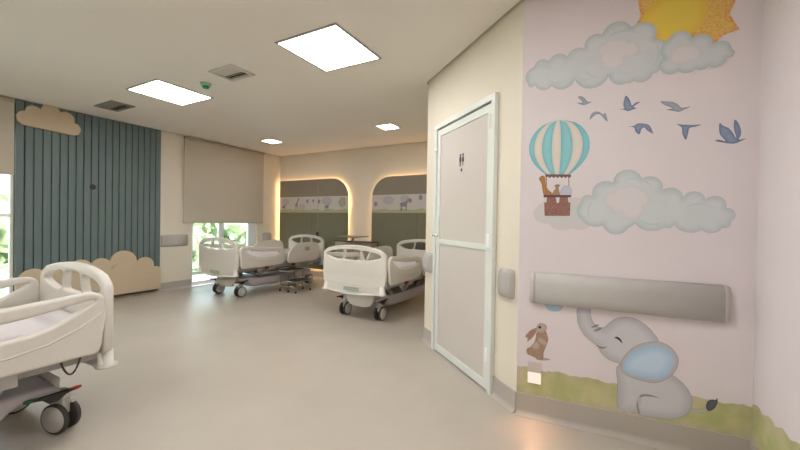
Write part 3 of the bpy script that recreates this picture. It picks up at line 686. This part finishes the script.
# lit night light plate
p = C2+dM*0.109; t = thing('night_light','small white wall plate with a glowing lower lens under the painted rabbit','night light',(p.x,p.y,0.217),aM)
bm = BM(); box(bm,-0.04,0.04,-0.009,-0.0005,0.073,0.137,bev=0.003); obj('upper_cover', bm, mat('plate_pinkish',(0.68,0.60,0.58),0.4), t)
bm = BM(); box(bm,-0.04,0.04,-0.008,-0.0005,0.0,0.070,bev=0.003); obj('lens', bm, emit('night_lens',(1.0,0.84,0.70),0.40), t)
bm = BM(); box(bm,-0.041,0.041,-0.0095,-0.0005,-0.003,0.001); obj('rim', bm, mat('rim_metal',(0.5,0.35,0.25),0.4), t)
sl = bpy.data.lights.new('lens_glow','AREA'); sl.shape = 'RECTANGLE'; sl.size = 0.07; sl.size_y = 0.05; sl.spread = math.radians(100); sl.energy = 0.13; sl.color = (1,0.50,0.25)
so = bpy.data.objects.new('lens_glow', sl); COL.objects.link(so); so.parent = t; so.location = (0,-0.02,0.035); so.rotation_euler = (math.radians(-38),0,0)

# ================================================================ HOSPITAL BEDS
BW = mat('bed_plastic',(0.72,0.69,0.63),0.38,noise=0.01,nscale=6)
BW2 = mat('bed_plastic_darker',(0.64,0.62,0.575),0.42,noise=0.01,nscale=6)  # slightly darker plastic for rail ridges and casters
LAV = mat('base_cover_plastic',(0.60,0.57,0.60),0.45,noise=0.01,nscale=6)
SHEET = mat('mattress_cover',(0.68,0.64,0.66),0.75,noise=0.02,nscale=5,bump=0.2,bscale=12)
STEEL = mat('powder_steel',(0.45,0.44,0.42),0.4,0.3)
TYRE = mat('tyre_grey',(0.06,0.055,0.05),0.7); DISC = mat('wheel_disc',(0.58,0.57,0.54),0.45)
BLK = mat('black_rubber',(0.02,0.02,0.02),0.5); RED = mat('red_plastic',(0.42,0.03,0.02),0.4); GRN = mat('green_plastic_tip',(0.02,0.14,0.06),0.4)
HW = 0.475; LEN = 2.05
def board_outline(z0, zs, zt, hw=HW, r=0.065):
    P = [(-hw+0.03,z0),(hw-0.03,z0),(hw-0.005,z0+0.03),(hw,z0+0.12),(hw,zs-r)]
    P += [(hw-r+r*math.cos(a), zs-r+r*math.sin(a)) for a in (0.35,0.75,1.15)]
    n = 12
    for i in range(n+1):
        x = (hw-r-0.02)*(1-2*i/n); P.append((x, zs+(zt-zs)*(1-(abs(x)/hw)**2.2)))
    P += [(-hw+r-r*math.cos(a), zs-r+r*math.sin(a)) for a in (1.15,0.75,0.35)]
    P += [(-hw,zs-r),(-hw,z0+0.12),(-hw+0.005,z0+0.03)]
    return P
def bow(o, k=0.05):
    for v in o.data.vertices: v.co.y += k*(v.co.x/HW)**2
L_ = smoothp([(-0.41,0.815),(-0.36,0.850),(-0.25,0.872),(-0.16,0.882),(-0.135,0.86),(-0.15,0.80),(-0.17,0.770),(-0.24,0.760),(-0.33,0.780)],4)
M_ = smoothp([(-0.095,0.885),(0,0.892),(0.095,0.885),(0.115,0.86),(0.135,0.775),(0.10,0.762),(0,0.757),(-0.10,0.762),(-0.135,0.775),(-0.115,0.86)],3)
R_o = [(-x,z) for x,z in L_][::-1]
FR_OUT = smoothp([(0.105,0.485),(0.085,0.60),(0.072,0.72),(0.085,0.79),(0.14,0.822),(0.25,0.817),(0.42,0.802),(0.62,0.785),(0.82,0.775),(0.92,0.745),(0.965,0.66),(0.96,0.56),(0.925,0.495),(0.80,0.475),(0.45,0.472),(0.2,0.475)],5)
FR_IN = smoothp([(0.125,0.777),(0.19,0.772),(0.30,0.752),(0.45,0.728),(0.62,0.717),(0.78,0.712),(0.84,0.69),(0.82,0.66),(0.74,0.645),(0.58,0.64),(0.43,0.645),(0.31,0.672),(0.21,0.722)],5)
HR_OUT = smoothp([(1.10,0.475),(1.045,0.50),(1.03,0.56),(1.06,0.65),(1.12,0.73),(1.20,0.79),(1.32,0.82),(1.50,0.83),(1.68,0.825),(1.78,0.80),(1.83,0.74),(1.84,0.64),(1.81,0.53),(1.74,0.48),(1.4,0.472)],5)
def ridge(P, x0, x1, parent):
    """raised moulding line following a path on the rail face"""
    bm = BM(); tube(bm, [(x0,y,z) for y,z in P], 0.007, 6); fixn(bm); obj('ridge', bm, BW2, parent, True)
def make_bed(lab, grp):
    t = thing('hospital_bed', lab, 'bed', (0,0,0), 0, grp)
    for nm,y,k in (('footboard',0.035,0.015),('headboard',LEN-0.035,-0.015)):
        o = plate(nm, board_outline(0.445 if nm == 'footboard' else 0.42,0.875,0.945), [L_,M_,R_o], 0.05, 0.012, BW, t, 'xz', y, bres=3)
        bow(o,k)
    # lower foot bumper with display and corner discs
    o = plate('foot_bumper', [(-0.43,0.452),(0.43,0.452),(0.445,0.40),(0.455,0.365),(0.42,0.350),(0.30,0.345),(0.12,0.328),(-0.12,0.328),(-0.30,0.345),(-0.42,0.350),(-0.455,0.365),(-0.445,0.40)], [], 0.065, 0.014, BW, t, 'xz', 0.03)
    bow(o,0.03)
    bm = BM(); box(bm,-0.11,0.11,-0.0135,-0.004,0.385,0.43,bev=0.003); c = obj('foot_keypad', bm, mat('keypad_greygreen',(0.33,0.40,0.30),0.4), t); c['label'] = 'grey-green keypad'
    bm = BM()
    for k in range(5): box(bm,-0.09+k*0.04,-0.07+k*0.04,-0.0155,-0.013,0.397,0.417,bev=0.0008)
    obj('keys', bm, mat('key_pale',(0.5,0.55,0.45),0.4), c)
    for sx in (-1,1):
        for y in (0.04,LEN-0.04):
            bm = BM(); lathe(bm,[(0.030,0.355),(0.055,0.362),(0.057,0.372),(0.034,0.384),(0.030,0.46)],(sx*0.425,y,0),'z',18); fixn(bm); obj('corner_bumper', bm, BW, t)
    # side rails
    for sx in (-1,1):
        x = sx*0.485
        o = plate('side_rail', FR_OUT, [FR_IN], 0.044, 0.016, BW, t, 'yz', x, bres=3)
        ridge([(0.10,0.70),(0.20,0.635),(0.32,0.585),(0.46,0.56),(0.62,0.55),(0.80,0.555),(0.90,0.565)], x+sx*0.018, 0, o)
        bm = BM(); box(bm,x-sx*0.03-0.012,x-sx*0.03+0.012,0.42,0.52,0.40,0.52,bev=0.004); box(bm,x-sx*0.03-0.012,x-sx*0.03+0.012,0.66,0.78,0.40,0.52,bev=0.004); tube(bm,[(x-sx*0.045,0.46,0.42),(x-sx*0.03,0.50,0.36),(x-sx*0.045,0.72,0.42)],0.012,8); obj('hinge_bracket', bm, STEEL, o)
        o = plate('side_rail', HR_OUT, [], 0.040, 0.014, BW, t, 'yz', x, bres=3)
        ridge([(1.10,0.62),(1.16,0.70),(1.25,0.755),(1.40,0.775),(1.60,0.78),(1.74,0.76)], x+sx*0.015, 0, o)
        ridge([(1.12,0.56),(1.25,0.60),(1.45,0.61),(1.74,0.60)], x+sx*0.015, 0, o)
        bm = BM(); a = x+sx*0.0155; box(bm,min(a,a+sx*0.008),max(a,a+sx*0.008),1.44,1.56,0.675,0.745,bev=0.003); k = obj('rail_control', bm, mat('control_olive',(0.38,0.40,0.33),0.4), o); k['label'] = 'olive grey control pad'
        bm = BM(); box(bm,x-sx*0.03-0.012,x-sx*0.03+0.012,1.25,1.37,0.40,0.52,bev=0.004); box(bm,x-sx*0.03-0.012,x-sx*0.03+0.012,1.58,1.70,0.40,0.52,bev=0.004); obj('hinge_bracket', bm, STEEL, o)
    # mattress
    bm = BM(); box(bm,-0.42,0.42,0.075,LEN-0.075,0.505,0.645,bev=0.035)
    bmesh.ops.subdivide_edges(bm, edges=bm.edges[:], cuts=1)
    obj('mattress', bm, SHEET, t, True)
    # deck and chassis
    bm = BM(); box(bm,-0.43,0.43,0.07,LEN-0.07,0.478,0.502,bev=0.005)
    for sx in (-1,1): box(bm,sx*0.40-0.025,sx*0.40+0.025,0.05,LEN-0.05,0.42,0.478,bev=0.006)
    for y in (0.12,0.7,1.3,LEN-0.12): box(bm,-0.38,0.38,y-0.025,y+0.025,0.425,0.475)
    obj('bed_frame', bm, mat('frame_grey',(0.42,0.40,0.38),0.5), t)
    for y,dy in ((0.55,0.12),(1.48,-0.12)):
        bm = BM()
        for sx in (-0.2,0.2): tube(bm,[(sx,y+dy,0.24),(sx,y-dy,0.44)],0.028,10)
        tube(bm,[(-0.2,y,0.34),(0.2,y,0.34)],0.02,8); box(bm,-0.26,0.26,y-dy-0.04,y-dy+0.04,0.40,0.44,bev=0.005); obj('lifting_arm', bm, STEEL, t)
    bm = BM(); box(bm,-0.07,0.07,0.75,1.25,0.30,0.38,bev=0.02); tube(bm,[(0,0.6,0.35),(0,1.4,0.35)],0.02,10); obj('actuator', bm, mat('actuator_grey',(0.25,0.24,0.24),0.5), t)
    # moulded base cover, profile along the bed
    prof = smoothp([(0.235,0.285),(0.24,0.262),(0.33,0.250),(0.40,0.205),(0.50,0.135),(0.8,0.115),(1.2,0.115),(1.55,0.135),(1.65,0.205),(1.72,0.250),(1.81,0.262),(1.815,0.285),(1.4,0.270),(1.0,0.262),(0.6,0.270),(0.42,0.295)],4)
    bm = BM(); R = []
    for x,k in ((-0.29,0.35),(-0.28,0.85),(-0.25,1),(-0.15,1.08),(0,1.1),(0.15,1.08),(0.25,1),(0.28,0.85),(0.29,0.35)):
        R.append([bm.verts.new((x, 1.015+(y-1.015)*(1-0.015*(1-min(k,1))), 0.262+(z-0.262)*k)) for y,z in prof])
    n = len(prof)
    for a,b in zip(R,R[1:]):
        for i in range(n): f = bm.faces.new((a[i],a[(i+1)%n],b[(i+1)%n],b[i])); f.smooth = True
    bm.faces.new(R[0]); bm.faces.new(R[-1]); fixn(bm); obj('base_cover', bm, LAV, t)
    for y in (0.30,LEN-0.30):
        bm = BM(); box(bm,-0.285,0.285,y-0.09,y+0.08,0.232,0.262,bev=0.01); obj('base_beam', bm, LAV, t)
    plate('base_apron', [(-0.21,0.30),(0.21,0.30),(0.20,0.22),(0.15,0.165),(0.07,0.15),(-0.07,0.15),(-0.15,0.165),(-0.20,0.22)], [], 0.05, 0.012, BW, t, 'xz', 0.20)
    # casters
    for sx in (-1,1):
        for y in (0.25,LEN-0.25):
            cx = sx*0.27
            bm = BM(); box(bm,cx-0.022,cx+0.022,y-0.035,y+0.035,0.10,0.235,bev=0.008); lathe(bm,[(0.035,0.18),(0.03,0.24)],(cx,y,0),'z',12); box(bm,cx-0.012,cx+0.012,y-0.085,y+0.085,0.172,0.192,bev=0.008)
            c = obj('caster', bm, BW2, t)
            for dx in (-0.034,0.034):
                bm = BM(); s_ = 1 if dx > 0 else -1; rr = 0.085
                lathe(bm,[(rr-0.006,-0.013),(rr,-0.008),(rr,0.008),(rr-0.006,0.013),(rr-0.012,0.013),(rr-0.013,0.015),(0.03,0.019),(0.012,0.020)] if s_ > 0 else [(0.012,-0.020),(0.03,-0.019),(rr-0.013,-0.015),(rr-0.012,-0.013),(rr-0.006,-0.013),(rr,-0.008),(rr,0.008),(rr-0.006,0.013)],
                      (cx+dx,y,rr),'x',26,[0,0,0,0,1,1,1,1] if s_ > 0 else [1,1,1,0,0,0,0,0]); fixn(bm)
                obj('wheel', bm, [TYRE,DISC], c)
    for sx in (-1,1):
        cx = sx*0.312
        P = [(0.155,0.243),(0.19,0.234),(0.225,0.206),(0.26,0.206),(0.29,0.236),(0.325,0.243),(0.325,0.252),(0.26,0.250),(0.20,0.251),(0.155,0.252)]
        o = plate('brake_pedal', P, [], 0.03, 0.003, BLK, t, 'yz', cx)
        bm = BM(); tube(bm,[(cx,0.175,0.247),(cx,0.145,0.248),(cx,0.118,0.250)],[0.010,0.012,0.007],8); k = obj('pedal_tip', bm, RED, o); k['label'] = 'red pedal tip'
        bm = BM(); tube(bm,[(cx,0.305,0.248),(cx,0.340,0.249),(cx,0.362,0.250)],[0.010,0.012,0.007],8); k = obj('pedal_tip', bm, GRN, o); k['label'] = 'green pedal tip'
    bm = BM(); pts = [(-0.455,0.17+0.09*i/10,0.478-0.095*math.sin(PI*i/10)**0.8) for i in range(11)]; tube(bm,pts,0.005,6); obj('cable_loop', bm, mat('cable_dark',(0.08,0.07,0.06),0.6), t)
    for y in (0.60,1.18):
        bm = BM(); box(bm,0.425,0.455,y,y+0.10,0.425,0.465,bev=0.006); k = obj('release_lever', bm, RED, t); k['label'] = 'red release lever'
    return t
bed = make_bed('white hospital bed at the left edge, cropped, with one end towards the slatted panel', 'white hospital beds')
bed.location = (-2.945,1.058,0); bed.rotation_euler = (0,0,PI)
NEAR = bed
for x,y,lab in ((-5.22,3.52,'white hospital bed before the covered window, footboard towards the viewer'),(-2.625,3.57,'white hospital bed closest to the door, footboard with openings facing the viewer')):
    b2 = copy_tree(bed); b2.location = (x,y,0); b2.rotation_euler = (0,0,0); b2['label'] = lab

for c in NEAR.children:          # the near caster of this bed is swivelled
    if c.name.startswith('caster') and 'NEAR' and min(v.co.x for v in c.data.vertices) < 0 and max(v.co.y for v in c.data.vertices) < 1:
        q = Matrix.Translation((-0.245,0.185,0)) @ Matrix.Rotation(math.radians(112),4,'Z') @ Matrix.Translation((0.27,-0.25,0))
        c.matrix_local = q
# ---------------------------------------------------------------- step stool, table, cabinet
t = thing('step_stool', 'two-step metal stool with black treads standing between the two far beds', 'step stool', (-4.62,4.62,0))
TR = mat('black_tread',(0.03,0.03,0.025),0.7,bump=0.3,bscale=200); ST = mat('stool_steel',(0.50,0.45,0.38),0.3,0.8)
for nm,x0,x1,z in (('upper_tread',-0.20,0.03,0.36),('lower_tread',0.0,0.20,0.19)):
    bm = BM(); box(bm,x0,x1,-0.19,0.19,z,z+0.018,bev=0.004); k = obj(nm, bm, TR, t)
    bm = BM(); tube(bm,[(x0+0.01,-0.185,z-0.004),(x1,-0.185,z-0.004),(x1,0.185,z-0.004),(x0+0.01,0.185,z-0.004)],0.010,8); obj('tread_frame', bm, ST, k)
for x,z in ((-0.18,0.355),(0.19,0.185),(0.02,0.355)):
    for y in (-0.17,0.17):
        bm = BM(); tube(bm,[(x,y,z),(x+0.005,y*1.03,0.02)],0.010,8); k = obj('leg', bm, ST, t)
        bm = BM(); lathe(bm,[(0.014,0),(0.016,0.03)],(x+0.005,y*1.03,0),'z',10); fixn(bm); obj('rubber_foot', bm, BLK, k)
bm = BM(); tube(bm,[(-0.18,-0.172,0.10),(0.19,-0.174,0.10)],0.007,8); tube(bm,[(-0.18,0.172,0.10),(0.19,0.174,0.10)],0.007,8); obj('brace', bm, ST, t)
t = thing('overbed_table', 'slim overbed table with thin dark-edged top between the two bedhead panels', 'table', (-3.92,5.36,0))
bm = BM(); box(bm,-0.24,0.24,-0.17,0.17,0.945,0.962,bev=0.006); obj('tabletop', bm, mat('table_top',(0.33,0.29,0.22),0.35), t)
bm = BM(); tube(bm,[(0,0.0,0.06),(0,0,0.945)],0.02,12); box(bm,-0.1,0.1,-0.03,0.03,0.925,0.945); obj('post', bm, ST, t)
bm = BM(); box(bm,-0.20,0.20,-0.14,-0.10,0.045,0.075,bev=0.006); box(bm,-0.20,0.20,0.10,0.14,0.045,0.075,bev=0.006); box(bm,-0.03,0.03,-0.12,0.12,0.045,0.075,bev=0.006); k = obj('base', bm, ST, t)
for x in (-0.18,0.18):
    for y in (-0.12,0.12):
        bm = BM(); lathe(bm,[(0.022,-0.01),(0.022,0.01)],(x,y,0.022),'x',14); fixn(bm); obj('castor', bm, TYRE, k)
t = thing('bedside_cabinet', 'low bedside cabinet with dark top against the wall behind the beds', 'cabinet', (-4.10,5.70,0))
bm = BM(); box(bm,-0.42,0.42,-0.11,0.11,0.06,0.83,bev=0.004); obj('body', bm, mat('cabinet_body',(0.45,0.40,0.33),0.5), t)
bm = BM(); box(bm,-0.44,0.44,-0.12,0.12,0.83,0.85,bev=0.003); obj('top', bm, mat('cabinet_top',(0.10,0.09,0.065),0.4), t)
for x in (-0.205,0.205):
    bm = BM(); box(bm,x-0.195,x+0.195,-0.124,-0.11,0.09,0.81,bev=0.003); k = obj('door', bm, mat('cabinet_door',(0.42,0.38,0.31),0.45), t)
    bm = BM(); s_ = -1 if x > 0 else 1; tube(bm,[(x+s_*0.16,-0.125,0.55),(x+s_*0.16,-0.14,0.55),(x+s_*0.16,-0.14,0.66),(x+s_*0.16,-0.125,0.66)],0.005,6); obj('handle', bm, CHROME, k)
bm = BM(); box(bm,-0.40,0.40,-0.09,0.09,0.0,0.06); obj('toe_recess', bm, mat('cabinet_plinth',(0.1,0.09,0.08),0.7), t)

# ================================================================ OUTSIDE
bm = BM(); box(bm,-60,XL-0.3,-45,60,-3.1,-3.0); struct('ground', bm, mat('lawn',(0.16,0.24,0.06),0.9,noise=0.3,nscale=0.6))
bm = BM(); box(bm,XL-1.4,XL-0.12,-3,7,-0.35,-0.03); struct('balcony_slab', bm, mat('balcony_paint',(0.75,0.74,0.70),0.7))
LEAF = mat('leaves',(0.46,0.52,0.32),0.7,noise=0.3,nscale=1.6); BARK = mat('bark',(0.12,0.09,0.06),0.9,noise=0.2,nscale=5)
random.seed(11)
def tree(x, y, h, r):
    t = thing('garden_tree', 'leafy green tree in the garden beyond the left windows', 'tree', (x,y,-3.0), 0, 'trees beyond the windows')
    bm = BM(); tube(bm,[(0,0,0),(0.1,0.05,h*0.35),(0,0,h*0.75)],[0.16,0.12,0.05],8); obj('trunk', bm, BARK, t)
    bm = BM(); cl_ = [(random.uniform(-0.75,0.75)*r,random.uniform(-0.75,0.75)*r,h*0.62+random.uniform(-0.3,0.3)*h,r*random.uniform(0.35,0.6)) for _ in range(16)]
    for k in range(1500):
        cx,cy,cz,cr_ = random.choice(cl_); d_ = Vector((random.gauss(0,1),random.gauss(0,1),random.gauss(0,1))).normalized()*cr_*random.uniform(0.7,1.05)
        c_ = Vector((cx,cy,max(0.3,cz)))+d_; u = Vector((random.gauss(0,1),random.gauss(0,1),random.gauss(0,1))).normalized(); v = u.orthogonal().normalized(); s_ = random.uniform(0.10,0.2)
        bm.faces.new([bm.verts.new(c_+u*s_),bm.verts.new(c_+v*s_*0.6),bm.verts.new(c_-u*s_),bm.verts.new(c_-v*s_*0.6)])
    for cx,cy,cz,cr_ in cl_: bmesh.ops.create_icosphere(bm, subdivisions=1, radius=cr_*0.8, matrix=Matrix.Translation((cx,cy,max(0.3,cz))))
    obj('crown', bm, LEAF, t)
for x,y,h,r in ((-12,8.8,5.2,1.8),(-12,3.4,4.7,1.8),(-12,-2,4.6,1.8),(-12,14.2,5.2,1.8),(-17,6.0,5.6,2.0),(-17,11.6,5.8,2.0),(-17,17.2,5.8,2.0),(-17,0.4,4.6,2.0),(-22.5,9.0,6.2,2.2),(-22.5,15,6.2,2.2),(-22.5,3.2,5.0,2.2)): tree(x,y,h,r)
